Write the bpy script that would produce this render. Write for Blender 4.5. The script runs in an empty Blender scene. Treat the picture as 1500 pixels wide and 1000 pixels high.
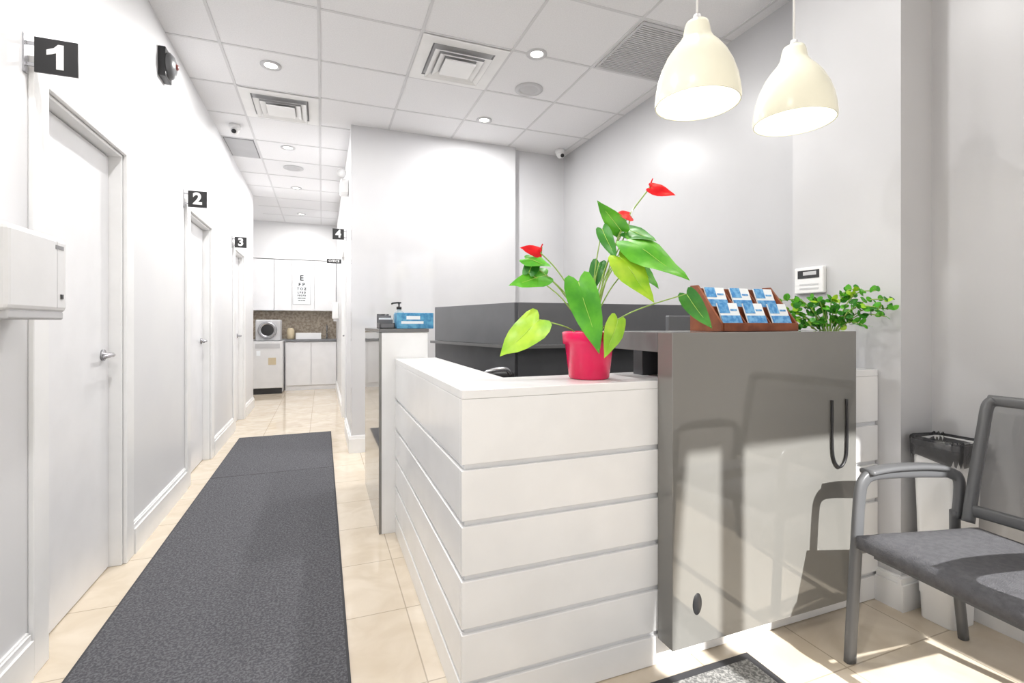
import bpy, math, random
from mathutils import Vector, Matrix
random.seed(7)
scene = bpy.context.scene
try:
    scene.view_settings.view_transform = 'Standard'
    scene.view_settings.exposure = 0.0
except Exception:
    pass

# ------------------------------------------------------------------ materials
def lin(c):
    return tuple(((v/255.0)/12.92 if v/255.0 <= 0.04045 else ((v/255.0+0.055)/1.055)**2.4) for v in c)

def M(name, rgb, rough=0.5, metal=0.0, noise=None, bump=None, emit=None, alpha=None, spec=None, trans=None, coat=None):
    m = bpy.data.materials.new(name); m.use_nodes = True
    nt = m.node_tree; b = nt.nodes['Principled BSDF']
    c = lin(rgb) + (1.0,)
    b.inputs['Base Color'].default_value = c
    b.inputs['Roughness'].default_value = rough
    b.inputs['Metallic'].default_value = metal
    if spec is not None: b.inputs['Specular IOR Level'].default_value = spec
    if coat: b.inputs['Coat Weight'].default_value = coat; b.inputs['Coat Roughness'].default_value = 0.05
    if alpha is not None: b.inputs['Alpha'].default_value = alpha
    if emit: 
        b.inputs['Emission Color'].default_value = lin(emit[0]) + (1.0,)
        b.inputs['Emission Strength'].default_value = emit[1]
    tc = nt.nodes.new('ShaderNodeTexCoord')
    sc, rgb2 = noise if noise else (6.0, tuple(max(0, v-4) for v in rgb))
    n = nt.nodes.new('ShaderNodeTexNoise'); n.inputs['Scale'].default_value = sc; n.inputs['Detail'].default_value = 4
    nt.links.new(tc.outputs['Object'], n.inputs['Vector'])
    r = nt.nodes.new('ShaderNodeValToRGB')
    r.color_ramp.elements[0].position = 0.38; r.color_ramp.elements[1].position = 0.62
    r.color_ramp.elements[0].color = lin(rgb2) + (1,); r.color_ramp.elements[1].color = c
    nt.links.new(n.outputs['Fac'], r.inputs['Fac']); nt.links.new(r.outputs['Color'], b.inputs['Base Color'])
    if bump:
        n2 = nt.nodes.new('ShaderNodeTexNoise'); n2.inputs['Scale'].default_value = bump[0]; n2.inputs['Detail'].default_value = 3
        nt.links.new(tc.outputs['Object'], n2.inputs['Vector'])
        bp = nt.nodes.new('ShaderNodeBump'); bp.inputs['Strength'].default_value = bump[1]; bp.inputs['Distance'].default_value = 0.01
        nt.links.new(n2.outputs['Fac'], bp.inputs['Height']); nt.links.new(bp.outputs['Normal'], b.inputs['Normal'])
    return m

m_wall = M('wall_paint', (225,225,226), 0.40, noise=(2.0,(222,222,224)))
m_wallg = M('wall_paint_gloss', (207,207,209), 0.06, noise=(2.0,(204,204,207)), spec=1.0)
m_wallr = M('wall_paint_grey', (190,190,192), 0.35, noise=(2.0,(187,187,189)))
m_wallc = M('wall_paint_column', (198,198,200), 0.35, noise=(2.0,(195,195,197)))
m_trim = M('trim_white', (239,239,239), 0.3)
m_door = M('door_white', (235,235,237), 0.3)
m_panel = M('counter_white_laminate', (240,240,240), 0.22)
m_groove = M('groove_white', (226,227,229), 0.3, 0.0)
m_gloss = M('grey_gloss_laminate', (124,123,119), 0.04, spec=1.0, noise=(1.5,(120,119,115)))
m_gloss_top = M('grey_gloss_top', (112,112,112), 0.2)
m_metal = M('brushed_steel', (175,175,178), 0.25, 0.9)
m_black = M('sign_black', (28,28,30), 0.35)
m_white = M('plastic_white', (236,236,236), 0.3)
m_disp = M('dispenser_white', (224,224,225), 0.25)
m_dark = M('plastic_dark', (38,38,40), 0.4)
m_desk1 = M('divider_grey', (106,107,110), 0.3)
m_desk2 = M('divider_dark', (74,75,78), 0.25)
m_frame = M('chair_frame_grey', (100,101,103), 0.35)
m_seat = M('chair_fabric', (94,94,98), 0.85, noise=(60,(84,84,88)), bump=(300,0.4))
m_meshback = M('chair_mesh', (110,111,114), 0.7, alpha=0.5, noise=(300,(95,96,99)))
m_bag = M('bin_bag', (60,60,63), 0.2, bump=(30,0.8), alpha=0.8)
m_pot = M('pot_red', (226,12,88), 0.2, noise=(5,(218,10,78)))
m_soil = M('soil', (60,42,30), 0.9, bump=(80,1.0))
m_leaf = M('leaf_green', (100,186,40), 0.35, noise=(11,(66,152,28)))
m_leaf2 = M('leaf_lime', (182,220,56), 0.35, noise=(11,(140,196,44)))
m_leaf3 = M('leaf_deep', (70,150,46), 0.35, noise=(11,(42,116,32)))
m_leaf4 = M('leaf_small', (92,168,48), 0.45, noise=(30,(60,140,36)), spec=0.2)
m_leaf5 = M('leaf_small_dark', (62,135,44), 0.45, noise=(30,(44,112,32)), spec=0.2)
m_stem = M('stem_green', (150,180,90), 0.5)
m_vein = M('leaf_vein', (190,225,110), 0.4)
m_red = M('spathe_red', (222,22,32), 0.3, noise=(20,(205,12,22)), spec=0.3)
m_wood = M('walnut_wood', (150,82,48), 0.4, noise=(14,(120,60,32)))
m_blue = M('card_blue', (62,135,200), 0.4, noise=(60,(120,180,225)))
m_paper = M('card_white', (238,242,246), 0.5)
m_tissue = M('tissue_box_blue', (58,130,178), 0.4, noise=(40,(100,170,205)))
m_shade = M('lamp_glass_cream', (236,233,213), 0.25, emit=((250,246,226),0.13))
m_bulb = M('bulb_glow', (255,252,240), 0.3, emit=((255,250,235),3.0))
m_lens = M('downlight_lens', (255,255,250), 0.3, emit=((255,252,245),4.0))
m_vent = M('vent_white', (238,238,238), 0.4)
m_ventd = M('vent_shadow_grey', (190,190,192), 0.5)
m_ventg = M('vent_grey', (198,198,200), 0.5)
m_slot = M('vent_slot_dark', (140,140,143), 0.6)
m_backs = M('backsplash_mosaic', (150,135,118), 0.3, noise=(25,(190,178,160)))
m_stone = M('countertop_stone', (120,121,124), 0.2)
m_card = M('cabinet_white', (236,236,238), 0.3)
m_clear = M('clear_gel', (190,205,210), 0.1, alpha=0.75)
m_beige = M('jar_beige', (205,190,160), 0.4)
m_red_dot = M('strobe', (120,60,55), 0.3)
m_mull = M('storefront_aluminium', (90,92,95), 0.4, 0.4)
m_tbar = M('ceiling_tbar', (212,212,214), 0.5)
m_ceil = M('ceiling_tile', (233,233,235), 0.75, noise=(120,(228,228,230)), bump=(140,0.06))
def floor_mat():
    m = bpy.data.materials.new('floor_tile'); m.use_nodes=True; nt=m.node_tree; p=nt.nodes['Principled BSDF']
    tc=nt.nodes.new('ShaderNodeTexCoord'); br=nt.nodes.new('ShaderNodeTexBrick')
    br.offset=0.0; br.squash=1.0
    br.inputs['Scale'].default_value=1.0; br.inputs['Brick Width'].default_value=0.46; br.inputs['Row Height'].default_value=0.46
    br.inputs['Mortar Size'].default_value=0.0028; br.inputs['Mortar Smooth'].default_value=0.2; br.inputs['Bias'].default_value=0
    br.inputs['Color1'].default_value=lin((226,214,196))+(1,); br.inputs['Color2'].default_value=lin((221,208,189))+(1,)
    br.inputs['Mortar'].default_value=lin((186,173,154))+(1,)
    mp=nt.nodes.new('ShaderNodeMapping'); mp.inputs['Location'].default_value=(0.13,0.2,0)
    nt.links.new(tc.outputs['Object'],mp.inputs['Vector']); nt.links.new(mp.outputs['Vector'],br.inputs['Vector'])
    n=nt.nodes.new('ShaderNodeTexNoise'); n.inputs['Scale'].default_value=5; n.inputs['Detail'].default_value=8; n.inputs['Distortion'].default_value=1.2
    nt.links.new(tc.outputs['Object'],n.inputs['Vector'])
    r=nt.nodes.new('ShaderNodeValToRGB'); r.color_ramp.elements[0].position=0.35; r.color_ramp.elements[1].position=0.65
    r.color_ramp.elements[0].color=(0.86,0.83,0.78,1); r.color_ramp.elements[1].color=(1,1,1,1)
    nt.links.new(n.outputs['Fac'],r.inputs['Fac'])
    mx=nt.nodes.new('ShaderNodeMix'); mx.data_type='RGBA'; mx.blend_type='MULTIPLY'; mx.inputs['Factor'].default_value=0.8
    nt.links.new(br.outputs['Color'],mx.inputs['A']); nt.links.new(r.outputs['Color'],mx.inputs['B'])
    nt.links.new(mx.outputs['Result'],p.inputs['Base Color']); p.inputs['Roughness'].default_value=0.10
    return m
m_floor = floor_mat()
def carpet_mat(name, a, b, scale):
    m = bpy.data.materials.new(name); m.use_nodes=True; nt=m.node_tree; p=nt.nodes['Principled BSDF']
    tc=nt.nodes.new('ShaderNodeTexCoord'); v=nt.nodes.new('ShaderNodeTexNoise'); v.inputs['Scale'].default_value=scale; v.inputs['Detail'].default_value=2
    v.inputs['Distortion'].default_value=0.6
    nt.links.new(tc.outputs['Object'],v.inputs['Vector']); r=nt.nodes.new('ShaderNodeValToRGB')
    r.color_ramp.elements[0].position=0.42; r.color_ramp.elements[1].position=0.62
    r.color_ramp.elements[0].color=lin(a)+(1,); r.color_ramp.elements[1].color=lin(b)+(1,)
    nt.links.new(v.outputs['Fac'],r.inputs['Fac']); nt.links.new(r.outputs['Color'],p.inputs['Base Color'])
    bp=nt.nodes.new('ShaderNodeBump'); bp.inputs['Strength'].default_value=0.5; bp.inputs['Distance'].default_value=0.003
    nt.links.new(v.outputs['Fac'],bp.inputs['Height']); nt.links.new(bp.outputs['Normal'],p.inputs['Normal'])
    p.inputs['Roughness'].default_value=0.95; p.inputs['Specular IOR Level'].default_value=0.1
    return m
m_carpet = carpet_mat('carpet_charcoal', (82,82,86), (108,108,112), 110)
m_carpet_edge = M('carpet_rubber_edge', (64,64,67), 0.8)
m_mat2 = carpet_mat('mat_pattern', (115,115,114), (172,171,168), 95)

# ------------------------------------------------------------------ builder
class B:
    def __init__(s, name):
        s.name=name; s.v=[]; s.f=[]; s.mi=[]; s.sm=[]; s.mats=[]
    def _m(s, mat):
        if mat not in s.mats: s.mats.append(mat)
        return s.mats.index(mat)
    def raw(s, vs, fs, mat, smooth=False):
        o=len(s.v); s.v+= [tuple(v) for v in vs]; k=s._m(mat)
        for f in fs: s.f.append([o+i for i in f]); s.mi.append(k); s.sm.append(smooth)
        return s
    def box(s,x0,x1,y0,y1,z0,z1,mat,bev=0.0, xf=None):
        if x0>x1:x0,x1=x1,x0
        if y0>y1:y0,y1=y1,y0
        if z0>z1:z0,z1=z1,z0
        if bev>0:
            import bmesh
            bm=bmesh.new(); bmesh.ops.create_cube(bm,size=1)
            for v in bm.verts:
                v.co=Vector(((x0+x1)/2+v.co.x*(x1-x0),(y0+y1)/2+v.co.y*(y1-y0),(z0+z1)/2+v.co.z*(z1-z0)))
            bmesh.ops.bevel(bm,geom=bm.edges[:],offset=bev,segments=3,profile=0.5,affect='EDGES')
            vs=[v.co.copy() for v in bm.verts]; bm.verts.index_update(); fs=[[v.index for v in f.verts] for f in bm.faces]; bm.free()
        else:
            vs=[Vector(p) for p in [(x0,y0,z0),(x1,y0,z0),(x1,y1,z0),(x0,y1,z0),(x0,y0,z1),(x1,y0,z1),(x1,y1,z1),(x0,y1,z1)]]
            fs=[(0,3,2,1),(4,5,6,7),(0,1,5,4),(1,2,6,5),(2,3,7,6),(3,0,4,7)]
        if xf: vs=[xf@v for v in vs]
        return s.raw(vs,fs,mat)
    def prism(s, pts2, axis, a, b, mat):
        def P(p,t):
            return {'x':(t,p[0],p[1]),'y':(p[0],t,p[1]),'z':(p[0],p[1],t)}[axis]
        n=len(pts2); vs=[P(p,a) for p in pts2]+[P(p,b) for p in pts2]
        fs=[tuple(range(n))[::-1],tuple(range(n,2*n))]+[(i,(i+1)%n,n+(i+1)%n,n+i) for i in range(n)]
        return s.raw(vs,fs,mat)
    def lathe(s, prof, c, mat, seg=40, xf=None, smooth=True):
        vs=[];fs=[];n=len(prof)
        for i in range(seg):
            a=2*math.pi*i/seg
            for (r,z) in prof:
                p=Vector((r*math.cos(a),r*math.sin(a),z))
                if xf: p=xf@p
                vs.append((p.x+c[0],p.y+c[1],p.z+c[2]))
        for i in range(seg):
            j=(i+1)%seg
            for k in range(n-1):
                fs.append((i*n+k,j*n+k,j*n+k+1,i*n+k+1))
        return s.raw(vs,fs,mat,smooth)
    def sweep(s, pts, a, b, mat, n=12, smoothpath=True, up=Vector((0,0,1)), sq=1.0, taper=None):
        P=[Vector(p) for p in pts]
        if smoothpath and len(P)>2:
            Q=[]
            for i in range(len(P)-1):
                p0=P[max(i-1,0)];p1=P[i];p2=P[i+1];p3=P[min(i+2,len(P)-1)]
                for k in range(6):
                    t=k/6; Q.append(0.5*((2*p1)+(-p0+p2)*t+(2*p0-5*p1+4*p2-p3)*t*t+(-p0+3*p1-3*p2+p3)*t**3))
            Q.append(P[-1]); P=Q
        vs=[];fs=[];m=len(P)
        for i,p in enumerate(P):
            d=(P[min(i+1,m-1)]-P[max(i-1,0)]).normalized()
            side=d.cross(up)
            if side.length<1e-3: side=d.cross(Vector((0,1,0)))
            side.normalize(); u=side.cross(d).normalized()
            k = 1.0 if not taper else 1.0+(taper-1.0)*i/(m-1)
            for j in range(n):
                an=2*math.pi*j/n; ca,sa=math.cos(an),math.sin(an)
                ca=math.copysign(abs(ca)**sq,ca); sa=math.copysign(abs(sa)**sq,sa)
                vs.append(p+side*(ca*a*k)+u*(sa*b*k))
        for i in range(m-1):
            for j in range(n):
                fs.append((i*n+j,i*n+(j+1)%n,(i+1)*n+(j+1)%n,(i+1)*n+j))
        fs.append(tuple(range(n))[::-1]); fs.append(tuple((m-1)*n+j for j in range(n)))
        return s.raw(vs,fs,mat,True)
    def leaf(s, base, tip, nrm, width, mat, droop=0.15, fold=0.12, vein=True, oval=False):
        base=Vector(base);tip=Vector(tip);d=tip-base;L=d.length;d.normalize()
        nrm=Vector(nrm); nrm=(nrm-d*nrm.dot(d)).normalized(); side=d.cross(nrm).normalized()
        if oval: out=[(0.0,0.0),(.05,.18),(.18,.36),(.36,.48),(.56,.50),(.76,.42),(.92,.22),(1,0)]
        else: out=[(0.01,0.0),(-.06,.10),(-.11,.24),(-.08,.38),(.04,.47),(.20,.50),(.38,.46),(.55,.38),(.72,.26),(.88,.11),(1,0)]
        N=len(out)-1
        K=2 if oval else 4
        def pt(u,v):
            h=-droop*L*(u*u) + fold*abs(v)*width*1.2 - 0.35*width*v*v + 0.022*L*math.sin(u*9+v*5) + 0.03*L*v*math.sin(u*7+base.x*40)
            return base+d*(u*L)+side*(v*width+0.03*L*math.sin(u*3.0+base.z*30)*u)+nrm*h
        vs=[];fs=[]
        for sg in (1,-1):
            o=len(vs)
            for i,(u,v) in enumerate(out):
                um=max(0.02,i/N)
                for k in range(K+1):
                    t=k/K; vs.append(pt(um*(1-t)+u*t, sg*v*t))
            for i in range(N):
                for k in range(K):
                    a=o+i*(K+1)+k; q=(a,a+1,a+K+2,a+K+1)
                    fs.append(q if sg==1 else q[::-1])
        s.raw(vs,fs,mat,True)
        if vein:
            s.sweep([pt(t,0)+nrm*0.0008 for t in (0.02,0.3,0.6,0.95)],0.0016,0.0012,m_vein,n=6,taper=0.3)
        return s
    def done(s, parent=None, loc=None, rotz=0.0, bevel=0.0):
        me=bpy.data.meshes.new(s.name)
        me.from_pydata([tuple(v) for v in s.v],[],s.f)
        for m in s.mats: me.materials.append(m)
        for i,p in enumerate(me.polygons): p.material_index=s.mi[i]; p.use_smooth=s.sm[i]
        me.update()
        ob=bpy.data.objects.new(s.name,me); scene.collection.objects.link(ob)
        if loc is not None: ob.location=loc
        ob.rotation_euler[2]=rotz
        if bevel>0:
            md=ob.modifiers.new('bevel','BEVEL'); md.width=bevel; md.segments=2; md.limit_method='ANGLE'
        if parent:
            ob.parent=parent; ob.matrix_parent_inverse=Matrix.Translation(-Vector(parent.location))
        return ob
def group(name, loc=(0,0,0)):
    e=bpy.data.objects.new(name,None); e.location=loc; e.empty_display_size=0.1; scene.collection.objects.link(e); return e
def child(o,parent):
    o.parent=parent; o.matrix_parent_inverse=Matrix.Translation(-Vector(parent.location))
def text(name, body, loc, size, mat, parent, rot=(math.pi/2,0,0), ext=0.001, bold=0.0):
    c=bpy.data.curves.new(name,'FONT'); c.body=body; c.size=size; c.align_x='CENTER'; c.align_y='CENTER'; c.extrude=ext; c.offset=bold
    t=bpy.data.objects.new(name+'_tmp',c); scene.collection.objects.link(t)
    bpy.context.view_layer.update()
    me=bpy.data.meshes.new_from_object(t.evaluated_get(bpy.context.evaluated_depsgraph_get()))
    bpy.data.objects.remove(t)
    me.materials.clear(); me.materials.append(mat)
    o=bpy.data.objects.new(name,me); o.location=loc; o.rotation_euler=rot; scene.collection.objects.link(o)
    child(o,parent); return o

# ------------------------------------------------------------------ room constants
XL=-0.93; XR=2.50; XN=2.48; YB=4.85; XC=0.25; H=3.05; YF=-1.4; YK=10.2; XA=-1.5
B('floor').box(-1.7,2.7,-4.5,10.4,-0.1,0,m_floor).done()
B('ceiling').box(-1.7,2.7,YF,10.4,H,H+0.1,m_ceil).done()
t=B('trim_ceiling_grid')
x=-0.63
while x<XR:
    t.box(x-0.009,x+0.009,YF,(YB-0.01 if x>XC else YK-0.4),H-0.004,H+0.0,m_tbar); x+=0.61
y=3.10-0.61*7
while y<YK-0.4:
    t.box(XL,(XR if y<YB else XC),y-0.009,y+0.009,H-0.0035,H+0.0,m_tbar); y+=0.61
t.done()
ops=[(2.24,2.99),(4.27,5.03),(6.30,6.98)]; DH=2.04
w=B('wall_left'); y=YF
for a,b in ops:
    w.box(XL-0.14,XL,y,a,0,H,m_wall); w.box(XL-0.14,XL,a,b,DH,H,m_wall); y=b
w.box(XL-0.14,XL,y,7.9,0,H,m_wall); w.done()
B('wall_alcove_return').box(XA-0.1,XL,7.9,7.96,0,H,m_wall).done()
B('wall_alcove_left').box(XA-0.1,XA,7.96,10.3,0,H,m_wall).done()
w=B('wall_corridor_right')
w.box(XC,XC+0.12,YB+0.0,5.85,0,H,m_wall); w.box(XC,XC+0.12,5.85,6.65,2.04,H,m_wall); w.box(XC,XC+0.12,6.65,10.3,0,H,m_wall); w.done()
B('wall_kitchen_back').box(XA,XC,YK,YK+0.1,0,H,m_wall).done()
B('wall_kitchen_soffit').box(XA,XC,9.86,YK,2.38,H,m_wall).done()
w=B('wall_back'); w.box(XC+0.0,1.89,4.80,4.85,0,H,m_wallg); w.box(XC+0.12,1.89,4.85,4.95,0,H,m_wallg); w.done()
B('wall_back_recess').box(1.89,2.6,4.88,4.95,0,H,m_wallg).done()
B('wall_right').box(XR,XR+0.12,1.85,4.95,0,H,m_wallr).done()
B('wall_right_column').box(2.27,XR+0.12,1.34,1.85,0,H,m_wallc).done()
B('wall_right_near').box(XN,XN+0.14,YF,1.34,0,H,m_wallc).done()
w=B('wall_front')
w.box(XL-0.14,XN+0.14,YF-0.15,YF,2.80,H,m_wall); w.box(XL-0.14,-0.80,YF-0.15,YF,0,2.8,m_wall)
w.box(1.15,1.31,YF-0.15,YF,0,2.8,m_wall); w.box(2.42,XN+0.14,YF-0.15,YF,0,2.8,m_wall)
w.box(-0.80,1.15,YF-0.15,YF,0,0.10,m_wall); w.done()
B('window_1').box(-0.80,1.15,YF-0.1,YF-0.05,0.10,0.15,m_mull).box(-0.80,1.15,YF-0.1,YF-0.05,2.75,2.8,m_mull).box(0.15,0.20,YF-0.1,YF-0.05,0.15,2.75,m_mull).done()
B('window_2').box(1.31,2.42,YF-0.1,YF-0.05,0.0,0.06,m_mull).box(1.53,1.63,YF-0.12,YF-0.04,0.06,2.8,m_mull).box(2.37,2.42,YF-0.1,YF-0.05,0.06,2.8,m_mull).done()
B('sun_block_awning').prism([(YF-0.16,3.0),(YF-2.6,2.85),(YF-2.6,2.80),(YF-0.16,2.93)],'x',-1.0,1.40,m_wall).box(-1.0,-0.95,YF-2.6,YF-2.55,0,2.82,m_mull).box(1.20,1.25,YF-2.6,YF-2.55,0,2.82,m_mull).done()  # unseen awning on posts, added to block sun at the left window

def bb(name, segs):
    b=B(name)
    for (ax,c,sgn,a,e,h) in segs:
        for (tk,z0,z1) in ((0.022,0,h-0.03),(0.014,h-0.03,h-0.008),(0.008,h-0.008,h)):
            if ax=='x': b.box(c,c+sgn*tk,a,e,z0,z1,m_trim)
            else: b.box(a,e,c,c+sgn*tk,z0,z1,m_trim)
    b.done()
bb('baseboard_left',[('x',XL,1,YF,2.13,.16),('x',XL,1,3.10,4.16,.16),('x',XL,1,5.14,6.19,.16),('x',XL,1,7.09,7.9,.16)])
bb('baseboard_corridor_right',[('x',XC,-1,4.80,5.75,.16),('x',XC,-1,6.75,9.6,.16)])
bb('baseboard_back',[('y',4.80,-1,XC-0.022,1.89,.16)])
bb('baseboard_right',[('x',XN,-1,YF,1.318,.14),('y',1.34,-1,2.248,XN,.14),('x',2.27,-1,1.34,1.43,.14)])

def door(name,a,b,lever=True):
    g=group(name,(XL,(a+b)/2,0))
    c=B('casing')
    c.box(XL,XL+0.018,a-0.10,a,0,DH+0.07,m_trim).box(XL,XL+0.018,b,b+0.10,0,DH+0.07,m_trim).box(XL,XL+0.018,a,b,DH,DH+0.07,m_trim)
    c.box(XL-0.14,XL,b-0.015,b,0,DH,m_trim).box(XL-0.14,XL,a,a+0.015,0,DH,m_trim).box(XL-0.14,XL,a+0.015,b-0.015,DH-0.015,DH,m_trim)
    c.done(g,bevel=0.004)
    B('door_slab').box(XL-0.095,XL-0.052,a+0.018,b-0.018,0.006,DH-0.02,m_door).done(g,bevel=0.002)
    X=XL-0.052; Y=b-0.09; Z=1.05
    k=B('door_lever')
    rx=Matrix.Rotation(math.pi/2,4,'Y')
    k.lathe([(0,0),(0.027,0),(0.027,0.008),(0.012,0.012),(0.010,0.045),(0,0.045)],(X,Y,Z),m_metal,24,rx)
    k.sweep([(X+0.042,Y+0.005,Z),(X+0.046,Y-0.03,Z),(X+0.043,Y-0.11,Z-0.004)],0.008,0.009,m_metal,n=10)
    k.done(g)
for i,(a,b) in enumerate(ops): door('door_%d'%(i+1),a,b)
g=group('door_4',(XC,6.25,0))
c=B('casing'); c.box(XC-0.018,XC,5.75,5.85,0,2.13,m_trim).box(XC-0.018,XC,6.65,6.75,0,2.13,m_trim).box(XC-0.018,XC,5.85,6.65,2.04,2.13,m_trim).box(XC,XC+0.12,5.85,5.865,0,2.04,m_trim).box(XC,XC+0.12,6.635,6.65,0,2.04,m_trim).done(g)
B('door_slab').box(XC+0.05,XC+0.09,5.868,6.632,0.006,2.03,m_door).done(g)
k=B('door_lever'); k.sweep([(XC+0.05,6.55,1.05),(XC+0.0,6.55,1.05),(XC-0.005,6.45,1.05)],0.009,0.009,m_metal,n=8); k.done(g)

def sign(num,xw,sg,y,z,s=0.118,bodysize=0.115):
    g=group('room_number_sign',(xw,y,z))
    a,b=(xw+sg*0.028),(xw+sg*(0.028+s))
    B('bracket').box(xw,xw+sg*0.006,y-0.012,y+0.012,z-s*0.55,z+s*0.55,m_metal).box(xw+sg*0.006,xw+sg*0.028,y-0.003,y+0.003,z+s*0.25,z+s*0.35,m_metal).box(xw+sg*0.006,xw+sg*0.028,y-0.003,y+0.003,z-s*0.35,z-s*0.25,m_metal).done(g)
    B('sign_plate').box(a,b,y-0.003,y+0.003,z-s/2,z+s/2,m_black).done(g)
    if num=='1':
        q=[(0.020,-0.042),(0.020,0.042),(0.005,0.042),(-0.006,0.029),(-0.026,0.020),(-0.026,0.003),(-0.012,0.007),(0.0,0.013),(0.0,-0.042)]
        B('digit').prism([((a+b)/2+u,z+v) for u,v in q],'y',y-0.0048,y-0.0032,m_white).done(g)
    else:
        text('digit',num,((a+b)/2,y-0.0045,z),bodysize,m_white,g,bold=0.004)
sign('1',XL,1,2.118,2.105)
sign('2',XL,1,4.14,2.10)
sign('3',XL,1,6.16,2.10)
sign('4',XC,-1,5.70,2.18)
g=group('office_sign',(XC,7.4,2.08))
B('sign_plate').box(XC-0.19,XC,7.397,7.403,2.055,2.115,m_black).done(g)
text('label','OFFICE',(XC-0.095,7.394,2.085),0.045,m_white,g,bold=0.001)

g=group('paper_towel_dispenser',(XL,1.9,1.22))
d=B('housing'); d.box(XL+0.0,XL+0.03,1.74,2.06,1.225,1.475,m_ventg); d.box(XL+0.02,XL+0.135,1.73,2.07,1.235,1.48,m_disp,bev=0.018); d.done(g)
B('towel_slot').box(XL+0.01,XL+0.13,1.745,2.055,1.213,1.24,m_ventd,bev=0.006).done(g)
B('cover_seam').box(XL+0.028,XL+0.033,1.728,2.072,1.233,1.482,m_slot).box(XL+0.10,XL+0.1355,2.0,2.003,1.25,1.465,m_ventd).done(g)
B('key_lock').box(XL+0.134,XL+0.138,2.02,2.035,1.28,1.295,m_dark).box(XL+0.134,XL+0.1365,1.99,2.04,1.44,1.452,m_slot).done(g)
g=group('fire_alarm_bell',(XL,3.62,2.80))
rx=Matrix.Rotation(math.pi/2,4,'Y')
B('back_box').box(XL,XL+0.04,3.55,3.69,2.71,2.89,m_dark,bev=0.006).done(g)
B('bell_dome').lathe([(0.075,0.0),(0.078,0.012),(0.06,0.03),(0.03,0.04),(0.0,0.042)],(XL+0.04,3.62,2.80),m_frame,32,rx).lathe([(0.02,0.04),(0.015,0.05),(0,0.052)],(XL+0.04,3.62,2.80),m_red_dot,20,rx).done(g)

# ------------------------------------------------------------------ ceiling fixtures
def diffuser(cx,cy):
    g=group('ceiling_air_diffuser',(cx,cy,H))
    d=B('louvre_rings')
    def ring(ro,ri,z0,z1,mat):
        vs=[];
        for r,z in ((ro,z0),(ri,z1)):
            vs+=[(cx-r,cy-r,z),(cx+r,cy-r,z),(cx+r,cy+r,z),(cx-r,cy+r,z)]
        fs=[(i,(i+1)%4,4+(i+1)%4,4+i) for i in range(4)]
        d.raw(vs,fs,mat)
    ring(0.295,0.215,H-0.007,H-0.009,m_vent); ring(0.215,0.200,H-0.009,H-0.003,m_slot)
    for k,r in enumerate((0.200,0.155)):
        ring(r,r-0.042,H-0.036,H-0.022,m_vent); ring(r,r-0.002,H-0.036,H-0.0365,m_ventg)
    d.box(cx-0.108,cx+0.108,cy-0.108,cy+0.108,H-0.044,H-0.036,m_vent)
    d.box(cx-0.215,cx+0.215,cy-0.215,cy+0.215,H-0.0045,H-0.003,m_ventd)
    d.done(g)
diffuser(0.895,3.405); diffuser(-0.325,4.625)
g=group('ceiling_return_grille',(2.115,2.795,H)); gr=B('grille'); gr.box(1.83,2.40,2.51,3.08,H-0.003,H-0.001,m_slot)
for k in range(29): gr.box(1.845,2.385,2.525+k*0.019,2.525+k*0.019+0.011,H-0.008,H-0.003,m_ventg)
gr.box(1.83,1.845,2.51,3.08,H-0.009,H-0.003,m_ventg).box(2.385,2.40,2.51,3.08,H-0.009,H-0.003,m_ventg).box(1.845,2.385,2.51,2.525,H-0.009,H-0.003,m_ventg).box(1.845,2.385,3.07,3.08,H-0.009,H-0.003,m_ventg)
gr.done(g)
g=group('ceiling_return_grille',(-0.78,5.84,H)); gr=B('grille'); gr.box(-0.92,-0.645,5.56,6.13,H-0.003,H-0.001,m_slot)
for k in range(28): gr.box(-0.91,-0.655,5.575+k*0.0195,5.575+k*0.0195+0.012,H-0.008,H-0.003,m_ventg)
gr.done(g)
def disc_fix(name,cx,cy,r,lens,power):
    g=group(name,(cx,cy,H))
    d=B('trim_ring'); d.lathe([(r,0.0),(r,-0.008),(r*0.72,-0.010),(r*0.62,-0.004)],(cx,cy,H-0.001),m_ventg,32)
    d.lathe([(r*0.66,-0.004),(0.0,-0.004)],(cx,cy,H-0.001),lens,32); d.done(g)
    if power:
        l=bpy.data.lights.new('downlight','AREA'); l.shape='DISK'; l.size=r*1.2; l.energy=power; l.color=(1,0.985,0.965)
        o=bpy.data.objects.new('lamp_source',l); o.location=(cx,cy,H-0.02); scene.collection.objects.link(o); child(o,g)
DL=[(-0.344,3.9,25),(1.37,3.08,22),(1.37,4.25,26),(-0.336,5.66,25),(-0.33,7.3,26),(-0.33,9.0,23),(-0.33,1.8,20),(1.37,1.6,12),(-0.33,0.2,18)]
for (cx,cy,pw) in DL: disc_fix('recessed_downlight',cx,cy,0.07,m_lens,pw)
disc_fix('ceiling_speaker',1.52,3.57,0.11,m_ventd,0); disc_fix('ceiling_speaker',-0.32,6.38,0.11,m_ventd,0)
def domecam(x,y,z,wall=None):
    g=group('security_camera',(x,y,z))
    d=B('body')
    d.lathe([(0,0),(0.05,0),(0.05,-0.03),(0.044,-0.04),(0,-0.04)],(x,y,z),m_white,28)
    d.lathe([(0.036,-0.04),(0.036,-0.055),(0.028,-0.075),(0.012,-0.088),(0,-0.09)],(x,y,z),m_white,24)
    d.sweep([(x,y-0.01,z-0.06),(x,y-0.055,z-0.075)],0.028,0.028,m_white,n=16)
    d.sweep([(x,y-0.05,z-0.074),(x,y-0.062,z-0.078)],0.02,0.02,m_dark,n=16)
    d.done(g)
domecam(-0.76,5.2,H-0.001)
domecam(2.36,4.70,H-0.001)
g=group('emergency_light',(0.14,5.3,2.6))
d=B('housing'); d.box(0.17,XC,5.22,5.42,2.52,2.66,m_white,bev=0.012)
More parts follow.
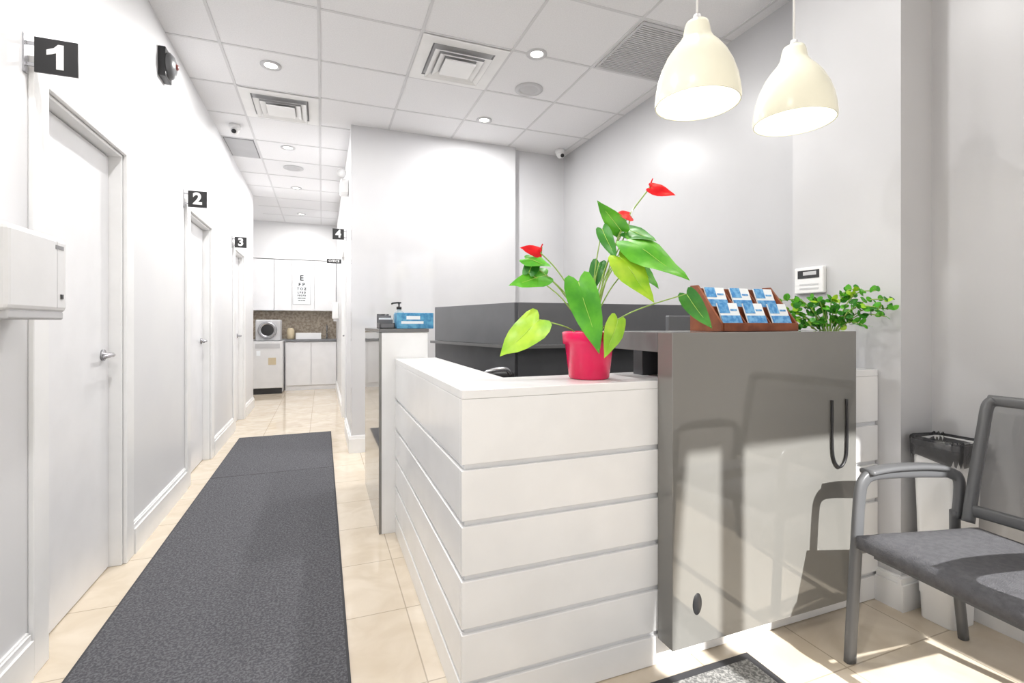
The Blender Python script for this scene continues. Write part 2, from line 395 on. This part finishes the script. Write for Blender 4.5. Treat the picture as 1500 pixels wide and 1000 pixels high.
d.lathe([(0,0),(0.03,0),(0.045,0.05),(0,0.05)],(0.18,5.22,2.70),m_white,20,Matrix.Rotation(math.pi/2,4,'X')); d.done(g)

# ------------------------------------------------------------------ kitchen
g=group('kitchen_base_cabinet',(-0.2,9.9,0))
B('carcass').box(-0.62,XC-0.005,9.68,YK-0.015,0.0,0.88,m_card).done(g)
B('cabinet_doors').box(-0.61,-0.195,9.655,9.678,0.09,0.87,m_card).box(-0.185,XC-0.01,9.655,9.678,0.09,0.87,m_card).done(g,bevel=0.002)
B('countertop').box(-0.62,XC-0.003,9.63,YK-0.015,0.881,0.92,m_stone).done(g)
B('trim_backsplash').box(XA,XC,YK-0.012,YK,0.92,1.44,m_backs).done()
g=group('kitchen_wall_cabinet',(-0.5,10.0,1.44))
B('carcass').box(-1.3,XC-0.004,9.90,YK-0.013,1.44,2.375,m_card).done(g)
c=B('cabinet_doors')
for a,b in ((-1.29,-0.82),(-0.81,-0.53),(-0.52,-0.14),(-0.13,0.24)): c.box(a,b,9.875,9.899,1.445,2.37,m_card)
c.done(g,bevel=0.002)
g=group('compact_fridge',(-0.87,9.6,0))
B('cabinet').box(-1.10,-0.64,9.36,9.85,0.02,0.90,m_ventg,bev=0.01).done(g)
B('fridge_door').box(-1.10,-0.64,9.31,9.355,0.10,0.90,m_disp,bev=0.01).box(-1.06,-0.68,9.305,9.31,0.78,0.86,m_ventd).box(-0.86,-0.74,9.305,9.31,0.50,0.62,m_beige).box(-1.04,-0.98,9.303,9.31,0.66,0.74,m_paper).done(g)
B('kick').box(-1.09,-0.65,9.33,9.36,0.0,0.09,m_dark).done(g)
g=group('autoclave_sterilizer',(-0.87,9.5,0.9))
B('housing').box(-1.07,-0.68,9.42,9.80,0.902,1.27,m_ventg,bev=0.02).done(g)
ry=Matrix.Rotation(math.pi/2,4,'X')
B('round_door').lathe([(0.15,0),(0.15,0.03),(0.12,0.04),(0.10,0.03)],(-0.88,9.42,1.09),m_metal,32,ry).lathe([(0.10,0.03),(0.0,0.035)],(-0.88,9.42,1.09),m_dark,32,ry).done(g)
g=group('kitchen_sink_tub',(-0.25,9.9,0.92)); 
B('tub').box(-0.45,-0.02,9.75,10.05,0.921,0.935,m_white).box(-0.45,-0.44,9.75,10.05,0.935,1.03,m_white).box(-0.03,-0.02,9.75,10.05,0.935,1.03,m_white).box(-0.44,-0.03,9.75,9.76,0.935,1.03,m_white).box(-0.44,-0.03,10.04,10.05,0.935,1.03,m_white).done(g)
g=group('storage_jar',(-0.56,9.85,0.92)); B('jar').lathe([(0,0),(0.06,0),(0.065,0.02),(0.065,0.16),(0.05,0.18),(0.05,0.2),(0,0.2)],(-0.54,9.85,0.921),m_beige,24).done(g)
g=group('kitchen_faucet',(0.0,10.1,0.92)); B('spout').sweep([(0.08,10.1,0.921),(0.08,10.1,1.12),(0.08,10.05,1.18),(0.08,9.95,1.15)],0.012,0.012,m_metal).done(g)
g=group('eye_chart',(-0.35,9.87,1.85)); B('chart_board').box(-0.50,-0.21,9.868,9.874,1.56,2.14,m_paper).box(-0.51,-0.20,9.8735,9.875,1.55,2.15,m_ventd).done(g)
for (s_,z_,sz) in (('E',2.04,0.14),('F P',1.92,0.09),('T O Z',1.84,0.06),('L P E D',1.775,0.045),('P E C F D',1.72,0.035),('E D F C Z P',1.67,0.026),('F E L O P Z D',1.63,0.02)):
    text('letters',s_,(-0.355,9.866,z_),sz,m_black,g,bold=0.002)
g=group('soap_dispenser',(XC,8.6,1.3)); B('body').box(XC-0.10,XC,8.55,8.68,1.28,1.55,m_white,bev=0.015).box(XC-0.08,XC-0.01,8.57,8.66,1.24,1.28,m_ventg).done(g)

# ------------------------------------------------------------------ floor mats
g=group('runner_carpet',(-0.36,3.5,0))
B('carpet_pile').box(-0.80,0.08,0.4,5.80,0.001,0.009,m_carpet).box(-0.80,0.08,4.36,4.370,0.009,0.0100,m_carpet_edge).done(g)
B('rubber_border').box(-0.81,-0.80,0.37,5.83,0.001,0.006,m_carpet_edge).box(0.08,0.09,0.37,5.83,0.001,0.006,m_carpet_edge).box(-0.80,0.08,5.80,5.83,0.001,0.006,m_carpet_edge).box(-0.80,0.08,0.37,0.40,0.001,0.006,m_carpet_edge).done(g)
g=group('entrance_mat',(1.0,1.0,0))
B('mat_pile').box(0.80,1.41,0.3,1.33,0.001,0.009,m_mat2).done(g)
B('mat_border').box(0.77,0.80,0.27,1.36,0.001,0.006,m_carpet_edge).box(1.41,1.44,0.27,1.36,0.001,0.006,m_carpet_edge).box(0.80,1.41,1.33,1.36,0.001,0.006,m_carpet_edge).box(0.80,1.41,0.27,0.30,0.001,0.006,m_carpet_edge).done(g)

# ------------------------------------------------------------------ reception counter
CX=0.39; CY=1.43; CE=2.268
g=group('reception_counter',(1.2,1.6,0))
b=B('panels')
seams=[(0.972,0.775),(0.757,0.605),(0.587,0.440),(0.422,0.280),(0.262,0.120),(0.102,0.002)]
for (zt,zb) in seams:
    b.box(CX,CE,CY,CY+0.02,zb,zt,m_panel); b.box(CX,CX+0.02,CY+0.02,2.88,zb,zt,m_panel)
b.done(g,bevel=0.002)
B('core').box(CX+0.012,CE,CY+0.012,1.68,0.0,0.97,m_groove).box(CX+0.012,0.60,1.68,2.878,0.0,0.97,m_groove).done(g)
B('counter_top').prism([(CX-0.0,CY-0.0),(CE,CY),(CE,1.72),(0.63,1.72),(0.63,2.878),(CX,2.878)],'z',0.9725,1.0,m_panel).done(g,bevel=0.002)
b=B('grey_fascia'); b.box(1.10,2.01,1.35,1.428,0.095,1.17,m_gloss); b.done(g,bevel=0.002)
B('grey_ledge').box(1.10,2.01,1.4285,1.78,1.10,1.17,m_gloss_top).box(1.16,1.95,1.60,1.66,1.0,1.10,m_desk2).done(g,bevel=0.002)
ry=Matrix.Rotation(math.pi/2,4,'X')
B('dark_oval').lathe([(0.0,0.004),(0.016,0.004),(0.02,0.0)],(1.205,1.35,0.235),m_dark,24,ry@Matrix.Diagonal((1,1.9,1,1))).done(g)  # flat dark oval added on the fascia face
B('loop_reflection').sweep([(1.862,1.344,0.90),(1.862,1.343,0.72),(1.875,1.343,0.66),(1.905,1.343,0.635),(1.935,1.343,0.66),(1.945,1.343,0.72),(1.945,1.344,0.90)],0.005,0.005,m_dark,n=8).done(g)  # dark U-shaped tube added on the fascia as a modelled reflection
b=B('end_block'); b.box(0.315,0.58,2.88,3.84,0.0,1.15,m_panel); b.box(0.30,0.315,2.882,3.84,0.0,1.15,m_gloss); b.done(g,bevel=0.002)
B('end_block_top').box(0.30,0.585,2.875,3.845,1.151,1.17,m_gloss_top).done(g,bevel=0.002)

g=group('workstation_divider',(1.1,2.8,0))
d=B('divider_panels')
def slab(p,q,z0,z1,th,mat):
    p=Vector((p[0],p[1],0)); q=Vector((q[0],q[1],0)); n=(q-p).normalized().cross(Vector((0,0,1)))*th/2
    pts=[p+n,q+n,q-n,p-n]
    d.prism([(v.x,v.y) for v in pts],'z',z0,z1,mat)
slab((1.11,2.79),(0.85,3.85),1.07,1.33,0.04,m_desk1); slab((1.11,2.79),(0.85,3.85),0,1.05,0.035,m_desk2)
slab((1.11,2.79),(2.48,2.79),1.07,1.33,0.04,m_desk1); slab((1.11,2.79),(2.48,2.79),0,1.05,0.035,m_desk2)
slab((1.10,2.79),(0.84,3.85),1.05,1.068,0.10,m_gloss_top); slab((1.08,2.77),(2.48,2.77),1.05,1.068,0.10,m_gloss_top)
d.done(g)
g=group('reception_desk',(1.3,2.3,0))
B('desk_surface').box(0.64,2.26,1.74,2.40,0.72,0.75,m_desk2).done(g)
B('desk_legs').box(0.65,0.69,1.75,2.38,0,0.72,m_desk2).box(2.20,2.24,1.75,2.38,0,0.72,m_desk2).done(g)
g=group('computer_monitor',(2.0,2.25,0.75))
B('screen').box(1.80,2.32,2.24,2.27,0.90,1.245,m_desk1,bev=0.006).done(g)
B('stand').box(2.03,2.09,2.27,2.29,0.76,1.05,m_dark).box(1.96,2.16,2.18,2.36,0.751,0.762,m_dark).done(g)
g=group('office_chair',(0.92,2.62,0))
c=B('back_and_arm'); c.box(0.80,1.02,2.58,2.63,0.55,0.93,m_dark,bev=0.02)
c.box(0.76,1.06,2.28+0.14,2.58,0.44,0.50,m_dark,bev=0.02); c.sweep([(0.91,2.5,0.44),(0.91,2.5,0.06)],0.025,0.025,m_metal)
for k in range(5):
    a=k*2*math.pi/5; c.sweep([(0.91,2.5,0.08),(0.91+0.2*math.cos(a),2.5+0.2*math.sin(a),0.05)],0.018,0.012,m_dark,n=8); c.lathe([(0,0),(0.02,0.005),(0.025,0.025),(0.02,0.045),(0,0.05)],(0.91+0.2*math.cos(a),2.5+0.2*math.sin(a),0.0),m_dark,12)
c.sweep([(0.78,2.56,0.86),(0.80,2.46,0.94),(0.90,2.44,0.96),(0.94,2.46,0.93)],0.012,0.012,m_metal)
c.done(g)

g=group('tissue_box',(0.52,2.97,1.17))
B('carton').box(0.405,0.62,2.91,3.03,1.171,1.265,m_tissue,bev=0.003).box(0.43,0.56,2.909,2.912,1.20,1.215,m_paper).box(0.46,0.54,2.909,2.912,1.225,1.245,m_paper).done(g)
B('slot').lathe([(0.045,0),(0.0,0.001)],(0.5,2.97,1.2655),m_paper,20).done(g)
g=group('hand_sanitizer_bottle',(0.45,3.14,1.17))
B('bottle').lathe([(0,0),(0.034,0),(0.036,0.01),(0.036,0.085),(0.03,0.10),(0.013,0.112),(0.013,0.12),(0,0.12)],(0.45,3.14,1.171),m_clear,28).done(g)
p=B('pump'); p.lathe([(0,0.12),(0.016,0.12),(0.016,0.135),(0.005,0.137),(0.005,0.155),(0.014,0.157),(0.014,0.165),(0,0.166)],(0.45,3.14,1.171),m_dark,20); p.sweep([(0.45,3.14,1.333),(0.41,3.14,1.328),(0.405,3.14,1.32)],0.006,0.005,m_dark,n=8); p.done(g)
g=group('card_organizer',(0.36,3.05,1.17))
B('tray').box(0.31,0.395,2.93,3.10,1.171,1.178,m_dark).box(0.31,0.395,3.09,3.10,1.178,1.25,m_desk1).box(0.31,0.395,3.01,3.016,1.178,1.225,m_desk1).box(0.31,0.395,2.93,2.936,1.178,1.20,m_desk1).box(0.31,0.314,2.93,3.10,1.178,1.205,m_desk1).box(0.391,0.395,2.93,3.10,1.178,1.205,m_desk1).box(0.32,0.385,3.02,3.08,1.178,1.235,m_paper).done(g)
g=group('pen_cup',(0.35,3.25,1.17))
B('cup').lathe([(0,0),(0.035,0),(0.038,0.09),(0.034,0.09),(0.032,0.004),(0,0.004)],(0.36,3.22,1.171),m_dark,24).done(g)

# ------------------------------------------------------------------ brochure holder
g=group('wooden_brochure_holder',(1.6,1.55,1.17))
hx0,hx1=1.40,1.80; hy=1.44
side=[(hy,1.171),(hy+0.17,1.171),(hy+0.17,1.355),(hy+0.13,1.355),(hy,1.20)]
h=B('wood_frame')
for k in range(4):
    x=hx0+(hx1-hx0-0.010)*k/3.0
    if k in (0,3): h.prism(side,'x',x,x+0.010,m_wood)
    else: h.prism([(hy+0.006,1.185),(hy+0.15,1.185),(hy+0.15,1.335),(hy+0.126,1.335),(hy+0.006,1.195)],'x',x+0.002,x+0.008,m_wood)
h.box(hx0+0.01,hx1-0.01,hy,hy+0.165,1.171,1.185,m_wood); h.box(hx0+0.01,hx1-0.01,hy+0.155,hy+0.165,1.185,1.345,m_wood)
h.box(hx0+0.01,hx1-0.01,hy-0.004,hy+0.004,1.171,1.203,m_wood); h.box(hx0+0.01,hx1-0.01,hy+0.062,hy+0.070,1.185,1.268,m_wood)
h.done(g,bevel=0.0015)
cd=B('brochures')
for r,(yy,z0) in enumerate(((hy+0.010,1.19),(hy+0.078,1.255))):
    for k in range(3):
        xa=hx0+0.022+k*0.130; xb=xa+0.098
        xf=Matrix.Translation((0,yy,z0))@Matrix.Rotation(math.radians(-22),4,'X')
        cd.box(xa,xb,0,0.006,0,0.098,m_paper,xf=xf)
        cd.box(xa+0.0,xb,-0.0012,0,0.012,0.045,m_blue,xf=xf)
        cd.box(xa+0.0,xa+0.05,-0.0012,0,0.055,0.098,m_blue,xf=xf)
        cd.box(xa+0.056,xb-0.01,-0.0012,0,0.065,0.072,m_blue,xf=xf)
cd.done(g)

# ------------------------------------------------------------------ anthurium
PX,PY,PZ=0.915,1.585,1.0
g=group('potted_anthurium',(PX,PY,PZ))
p=B('pot')
p.lathe([(0,0.001),(0.070,0.001),(0.074,0.006),(0.088,0.125),(0.096,0.128),(0.099,0.168),(0.094,0.172),(0.090,0.165),(0.086,0.14),(0,0.14)],(PX,PY,PZ),m_pot,48)
p.lathe([(0.087,0.150),(0.0,0.153)],(PX,PY,PZ),m_soil,32)
p.done(g)
U=Vector((0.933,-0.36,0)); W=Vector((-0.36,-0.933,0)); Zv=Vector((0,0,1)); O=Vector((PX,PY,PZ))
def pp(u,z,w=0.0): return O+U*u+Zv*z+W*w
L=[((-0.185,0.215,0.05),(-0.325,0.085,0.08),(-0.3,0.5,1),0.130,m_leaf2,0.06),
   ((-0.155,0.378,0.0),(-0.292,0.345,0.06),(0.1,0.6,0.9),0.085,m_leaf,0.12),
   ((-0.222,0.385,0.02),(-0.172,0.488,-0.02),(-0.3,0.2,1),0.06,m_leaf3,0.05),
   ((-0.235,0.440,0.0),(-0.14,0.412,0.05),(0.0,0.8,0.8),0.07,m_leaf,0.1),
   ((-0.050,0.350,0.08),(0.012,0.095,0.12),(-0.3,0.1,1),0.115,m_leaf,0.05),
   ((0.085,0.215,0.10),(0.040,0.080,0.12),(0.4,0.2,1),0.080,m_leaf2,0.05),
   ((0.120,0.540,0.0),(0.025,0.640,0.05),(-0.3,-0.3,1),0.070,m_leaf,0.1),
   ((0.045,0.545,0.02),(0.085,0.425,0.06),(-0.5,0.1,1),0.055,m_leaf3,0.05),
   ((0.135,0.500,0.03),(0.345,0.365,0.10),(0.3,0.6,1.0),0.145,m_leaf,0.12),
   ((0.135,0.550,-0.02),(0.238,0.51,0.04),(0.2,0.6,0.8),0.09,m_leaf3,0.15),
   ((0.100,0.440,0.05),(0.225,0.280,0.09),(0.3,0.3,1),0.120,m_leaf2,0.08),
   ((0.165,0.430,0.0),(0.260,0.335,0.02),(0.6,0.3,0.8),0.09,m_leaf,0.1),
   ((0.330,0.305,0.08),(0.410,0.180,0.10),(-0.4,0.1,1.0),0.070,m_leaf3,0.08),
   ((0.045,0.430,-0.04),(0.010,0.315,-0.02),(-0.4,0.2,1),0.065,m_leaf3,0.1)]
for i,(b0,t0,n0,wd,mt,dr) in enumerate(L):
    n=U*n0[0]+Zv*n0[1]+W*n0[2]
    lf=B('leaf_%d'%(i+1)); lf.leaf(pp(*b0),pp(*t0),n,wd,mt,dr)
    r0=((i%5)-2)*0.012
    mid=(b0[0]*0.45, 0.14+(b0[1]-0.14)*0.62, b0[2]*0.5)
    lf.sweep([pp(r0,0.148,((i%3)-1)*0.012),pp(*mid),pp(*b0)],0.0028,0.0028,m_stem,n=8,taper=0.7)
    lf.done(g)
def spathe(i,c0,tipd,wd,stem,nr):
    s_=B('red_flower_%d'%i)
    b0=pp(*c0); t0=b0+U*tipd[0]+Zv*tipd[1]+W*tipd[2]
    s_.leaf(b0,t0,U*nr[0]+Zv*nr[1]+W*nr[2],wd,m_red,0.1,0.1,vein=False)
    s_.sweep([b0,b0+Zv*0.018+U*0.004,b0+Zv*0.032+U*0.010],0.004,0.004,m_paper if i==2 else m_red,n=8,taper=0.5)
    s_.sweep([pp(*q) for q in stem]+[b0],0.0024,0.0024,m_stem,n=8)
    s_.done(g)
spathe(1,(0.225,0.702,0.0),(0.085,-0.035,0.03),0.05,[(0.01,0.15,0),(0.06,0.35,0),(0.12,0.55,0)],(0.1,0.15,1.0))
spathe(2,(0.155,0.595,0.0),(-0.058,0.008,0.03),0.05,[(0.0,0.15,0),(0.05,0.35,0.01),(0.13,0.52,0)],(0.1,0.6,1.0))
spathe(3,(-0.180,0.462,0.0),(-0.072,0.015,0.03),0.046,[(-0.02,0.15,0),(-0.06,0.30,0.01),(-0.12,0.40,0)],(0.1,0.3,1.0))

# ------------------------------------------------------------------ small leafy plant
sx,sy=2.115,1.54
g=group('potted_jade_plant',(sx,sy,1.0))
B('pot').lathe([(0,0.001),(0.05,0.001),(0.052,0.01),(0.068,0.13),(0.07,0.15),(0.064,0.15),(0.06,0.12),(0,0.12)],(sx,sy,1.0),m_ventg,32).lathe([(0.062,0.13),(0,0.133)],(sx,sy,1.0),m_soil,24).done(g)
f=B('foliage')
So=Vector((sx,sy,1.13))
ends=[(-0.27,0.10),(-0.22,0.155),(-0.17,0.12),(-0.20,0.06),(-0.12,0.16),(-0.10,0.09),(-0.05,0.13),(0.0,0.10),(0.03,0.16),(0.08,0.20),(0.10,0.12),(0.17,0.15),(0.16,0.08),(-0.25,0.05),(0.02,0.05),(-0.08,0.04),(-0.15,0.03),(0.10,0.04),(0.13,0.19),(0.07,0.17),(0.20,0.11)]
for (eu,ez) in ends:
    ww=random.uniform(-0.03,0.06)
    if eu>0.08: ww=random.uniform(0.10,0.16); eu-=0.01
    e=So+U*eu+Zv*(ez+0.02)+W*ww
    midp=So+U*eu*0.5+Zv*(ez*0.75+0.045)+W*ww*0.5
    f.sweep([So,midp,e],0.0025,0.0025,m_stem,n=6)
    for k in range(12):
        t=0.3+0.7*k/11
        c0=So.lerp(midp,min(1,t*2)) if t<0.5 else midp.lerp(e,(t-0.5)*2)
        dv=Vector((random.uniform(-1,0.6),random.uniform(-1,0.6),random.uniform(-0.2,1))).normalized()
        f.leaf(c0,c0+dv*random.uniform(0.026,0.042),(random.uniform(-.6,.3),-0.8,0.5),random.uniform(0.020,0.028),random.choice([m_leaf,m_leaf2,m_leaf4,m_leaf5,m_leaf4]),0.1,0.1,vein=False,oval=True)
f.done(g)

g=group('alarm_keypad',(2.27,1.74,1.41))
B('housing').box(2.245,2.27,1.665,1.82,1.35,1.48,m_white,bev=0.006).done(g)
B('display').box(2.2435,2.246,1.685,1.80,1.425,1.465,m_dark).box(2.2432,2.245,1.70,1.77,1.44,1.458,m_ventg).done(g)
B('keys').box(2.2435,2.246,1.69,1.79,1.37,1.378,m_ventg).box(2.2435,2.246,1.69,1.79,1.39,1.398,m_ventg).done(g)

# ------------------------------------------------------------------ pendant lamps
def pendant(x,y,zb):
    g=group('pendant_lamp',(x,y,zb))
    prof=[(0.141,0.0),(0.143,0.012),(0.140,0.045),(0.133,0.085),(0.120,0.125),(0.101,0.165),(0.080,0.195),(0.060,0.218),(0.047,0.240),(0.042,0.270),(0.037,0.285),(0.0,0.290)]
    inner=[(r-0.005 if r>0.006 else 0,z-0.004) for r,z in prof[::-1]]; inner[-1]=(0.137,0.0)
    B('glass_shade').lathe(prof+[],(x,y,zb),m_shade,56).lathe(inner+[(0.141,0.0)],(x,y,zb),m_shade,56).done(g)
    c=B('cord_and_canopy'); c.sweep([(x,y,zb+0.285),(x,y,H-0.02)],0.004,0.004,m_white,n=8)
    c.lathe([(0,0.315),(0.012,0.313),(0.016,0.285),(0,0.285)],(x,y,zb),m_white,20); c.lathe([(0.05,0),(0.045,-0.025),(0,-0.03)],(x,y,H-0.001),m_white,24); c.done(g)
    B('bulb').lathe([(0,0.23),(0.014,0.225),(0.016,0.19),(0.03,0.15),(0.034,0.125),(0.026,0.10),(0,0.09)],(x,y,zb),m_bulb,20).done(g)
    l=bpy.data.lights.new('bulb_light','POINT'); l.energy=1.4; l.color=(1,0.97,0.91); l.shadow_soft_size=0.035
    o=bpy.data.objects.new('bulb_light',l); o.location=(x,y,zb+0.06); scene.collection.objects.link(o); child(o,g)
pendant(1.222,1.37,1.965); pendant(1.676,1.36,1.965)

# ------------------------------------------------------------------ waste bin
bx,by=2.365,1.225
g=group('waste_bin',(bx,by,0))
def rr(wx,wy,r,n=6):
    pts=[]
    for cx_,cy_,a0 in ((wx-r,wy-r,0),(-(wx-r),wy-r,90),(-(wx-r),-(wy-r),180),(wx-r,-(wy-r),270)):
        for k in range(n+1):
            a=math.radians(a0+90*k/n); pts.append((cx_+r*math.cos(a),cy_+r*math.sin(a)))
    return pts
b=B('bin_body'); rings=[(0.075,0.060,0.0),(0.088,0.082,0.70),(0.094,0.088,0.705),(0.094,0.088,0.725),(0.086,0.080,0.725),(0.076,0.068,0.1)]
R=[[(bx+p[0],by+p[1],z+0.001) for p in rr(wx,wy,0.025)] for wx,wy,z in rings]; n=len(R[0]); vs=[v for r in R for v in r]
fs=[(i*n+j,i*n+(j+1)%n,(i+1)*n+(j+1)%n,(i+1)*n+j) for i in range(len(R)-1) for j in range(n)]; fs.append(tuple(range(n))[::-1])
b.raw(vs,fs,m_white,False); b.done(g)
b=B('bin_bag'); R=[]
base=rr(0.097,0.090,0.03,10); n=len(base)
for k,(sc,z,am) in enumerate(((1.0,0.655,0.015),(1.02,0.69,0.006),(1.03,0.732,0.006),(0.97,0.738,0.006),(0.80,0.69,0.015))):
    R.append([(bx+p[0]*sc*(1+0.02*math.sin(j*2.3+k)),by+p[1]*sc*(1+0.01*math.sin(j*1.7)),z+am*math.sin(j*1.9+k*2)) for j,p in enumerate(base)])
vs=[v for r in R for v in r]; fs=[(i*n+j,i*n+(j+1)%n,(i+1)*n+(j+1)%n,(i+1)*n+j) for i in range(len(R)-1) for j in range(n)]
b.raw(vs,fs,m_bag,True); b.done(g)

# ------------------------------------------------------------------ waiting chair (local coords, faces -x)
g=bpy.data.objects.new('waiting_room_armchair',None); scene.collection.objects.link(g); g.location=(1.985,0.875,0); g.rotation_euler[2]=math.radians(-7)
def cdone(b,**k):
    o=b.done(**k); o.parent=g; return o
s_=B('seat')
nx,ny=14,14; vs=[];fs=[]
def seat_pt(i,j,top):
    u=i/nx; v=j/ny*2-1
    x=-0.275+0.53*u; yw=0.245+0.02*(1-u); y=v*yw
    e=max(abs(v)**6, (1-u)**8*1.0, u**10)
    z=0.475+0.018*(1-u)-0.012*math.sin(math.pi*u)*(1-v*v) - 0.035*e
    if not top: z=0.415+0.0*u
    return (x,y,z)
for top in (True,False):
    for i in range(nx+1):
        for j in range(ny+1): vs.append(seat_pt(i,j,top))
T=(nx+1)*(ny+1)
for i in range(nx):
    for j in range(ny):
        a=i*(ny+1)+j; fs.append((a,a+ny+1,a+ny+2,a+1)); fs.append((T+a,T+a+1,T+a+ny+2,T+a+ny+1))
for i in range(nx):
    a=i*(ny+1); fs.append((a,T+a,T+a+ny+1,a+ny+1)); a+=ny; fs.append((a,a+ny+1,T+a+ny+1,T+a))
for j in range(ny):
    a=j; fs.append((a,a+1,T+a+1,T+a)); a=nx*(ny+1)+j; fs.append((a,T+a,T+a+1,a+1))
s_.raw(vs,fs,m_seat,True); cdone(s_)
s_=B('seat_pan'); s_.box(-0.24,0.24,-0.23,0.23,0.39,0.416,m_frame); cdone(s_)
for k,sg in enumerate((1,-1)):
    y=0.29*sg
    s_=B('side_frame_%d'%(k+1))
    s_.sweep([(-0.275,y,0.0),(-0.262,y,0.20),(-0.245,y,0.42),(-0.232,y,0.58),(-0.215,y,0.635),(-0.165,y,0.658),(-0.02,y,0.655),(0.13,y,0.645),(0.20,y,0.635),(0.232,y*0.97,0.60),(0.205,y*0.93,0.47)],0.021,0.014,m_frame,n=14,sq=0.7,up=Vector((0,1,0)))
    s_.sweep([(-0.20,y,0.668),(-0.10,y,0.676),(0.05,y,0.672),(0.16,y,0.660)],0.028,0.010,m_frame,n=14,sq=0.6)
    s_.sweep([(0.20,y*0.95,0.50),(0.215,y*0.97,0.30),(0.262,y*0.99,0.0)],0.018,0.014,m_frame,n=12,sq=0.7,up=Vector((0,1,0)))
    s_.sweep([(-0.247,y,0.40),(0.21,y*0.96,0.40)],0.014,0.018,m_frame,n=12,sq=0.6)
    s_.box(-0.20,-0.16,min(y,0.22*sg),max(y,0.22*sg),0.39,0.41,m_frame); s_.box(0.14,0.18,min(y*0.95,0.22*sg),max(y*0.95,0.22*sg),0.39,0.41,m_frame)
    cdone(s_)
def bk(v,t):
    hw=0.235+0.025*t
    x=0.205+0.125*t+0.02*t*t+0.025*(1-v*v)
    return Vector((x, v*hw, 0.47+0.44*t))
s_=B('back_frame')
s_.sweep([bk(-1,t) for t in (0,.25,.5,.75,.95)]+[bk(-0.93,1.0)],0.022,0.016,m_frame,n=12,sq=0.7,up=Vector((0,1,0)))
s_.sweep([bk(1,t) for t in (0,.25,.5,.75,.95)]+[bk(0.93,1.0)],0.022,0.016,m_frame,n=12,sq=0.7,up=Vector((0,1,0)))
s_.sweep([bk(v,1.0) for v in (-1,-.9,-.5,0,.5,.9,1)],0.016,0.020,m_frame,n=12,sq=0.7)
s_.sweep([bk(v,0.10) for v in (-1,-.5,0,.5,1)],0.014,0.022,m_frame,n=12,sq=0.7)
cdone(s_)
s_=B('back_mesh'); vs=[];fs=[]
for i in range(13):
    for j in range(11):
        vs.append(bk(-0.97+1.94*i/12,0.12+0.86*j/10))
for i in range(12):
    for j in range(10):
        a=i*11+j; fs.append((a,a+11,a+12,a+1))
s_.raw(vs,fs,m_meshback,True); cdone(s_)

# ------------------------------------------------------------------ lights
wd=bpy.data.worlds.new('world'); scene.world=wd; wd.use_nodes=True
bg=wd.node_tree.nodes['Background']; bg.inputs['Color'].default_value=(0.98,0.985,1.0,1); bg.inputs['Strength'].default_value=1.45
s=bpy.data.lights.new('sun','SUN'); s.energy=9.0; s.angle=math.radians(0.6); s.color=(1,0.985,0.96)
so=bpy.data.objects.new('sun',s); scene.collection.objects.link(so)
so.rotation_euler=Vector((-0.06,0.78,-0.55)).to_track_quat('-Z','Y').to_euler()

# ------------------------------------------------------------------ camera
cam=bpy.data.cameras.new('camera'); cam.sensor_width=36; cam.sensor_fit='HORIZONTAL'; cam.lens=720/1500*36
cam.shift_y=-26/1500; cam.clip_start=0.05
co=bpy.data.objects.new('camera',cam); scene.collection.objects.link(co)
co.location=(0,0,1.2); co.rotation_euler=(math.pi/2,0,math.radians(-21.1))
scene.camera=co
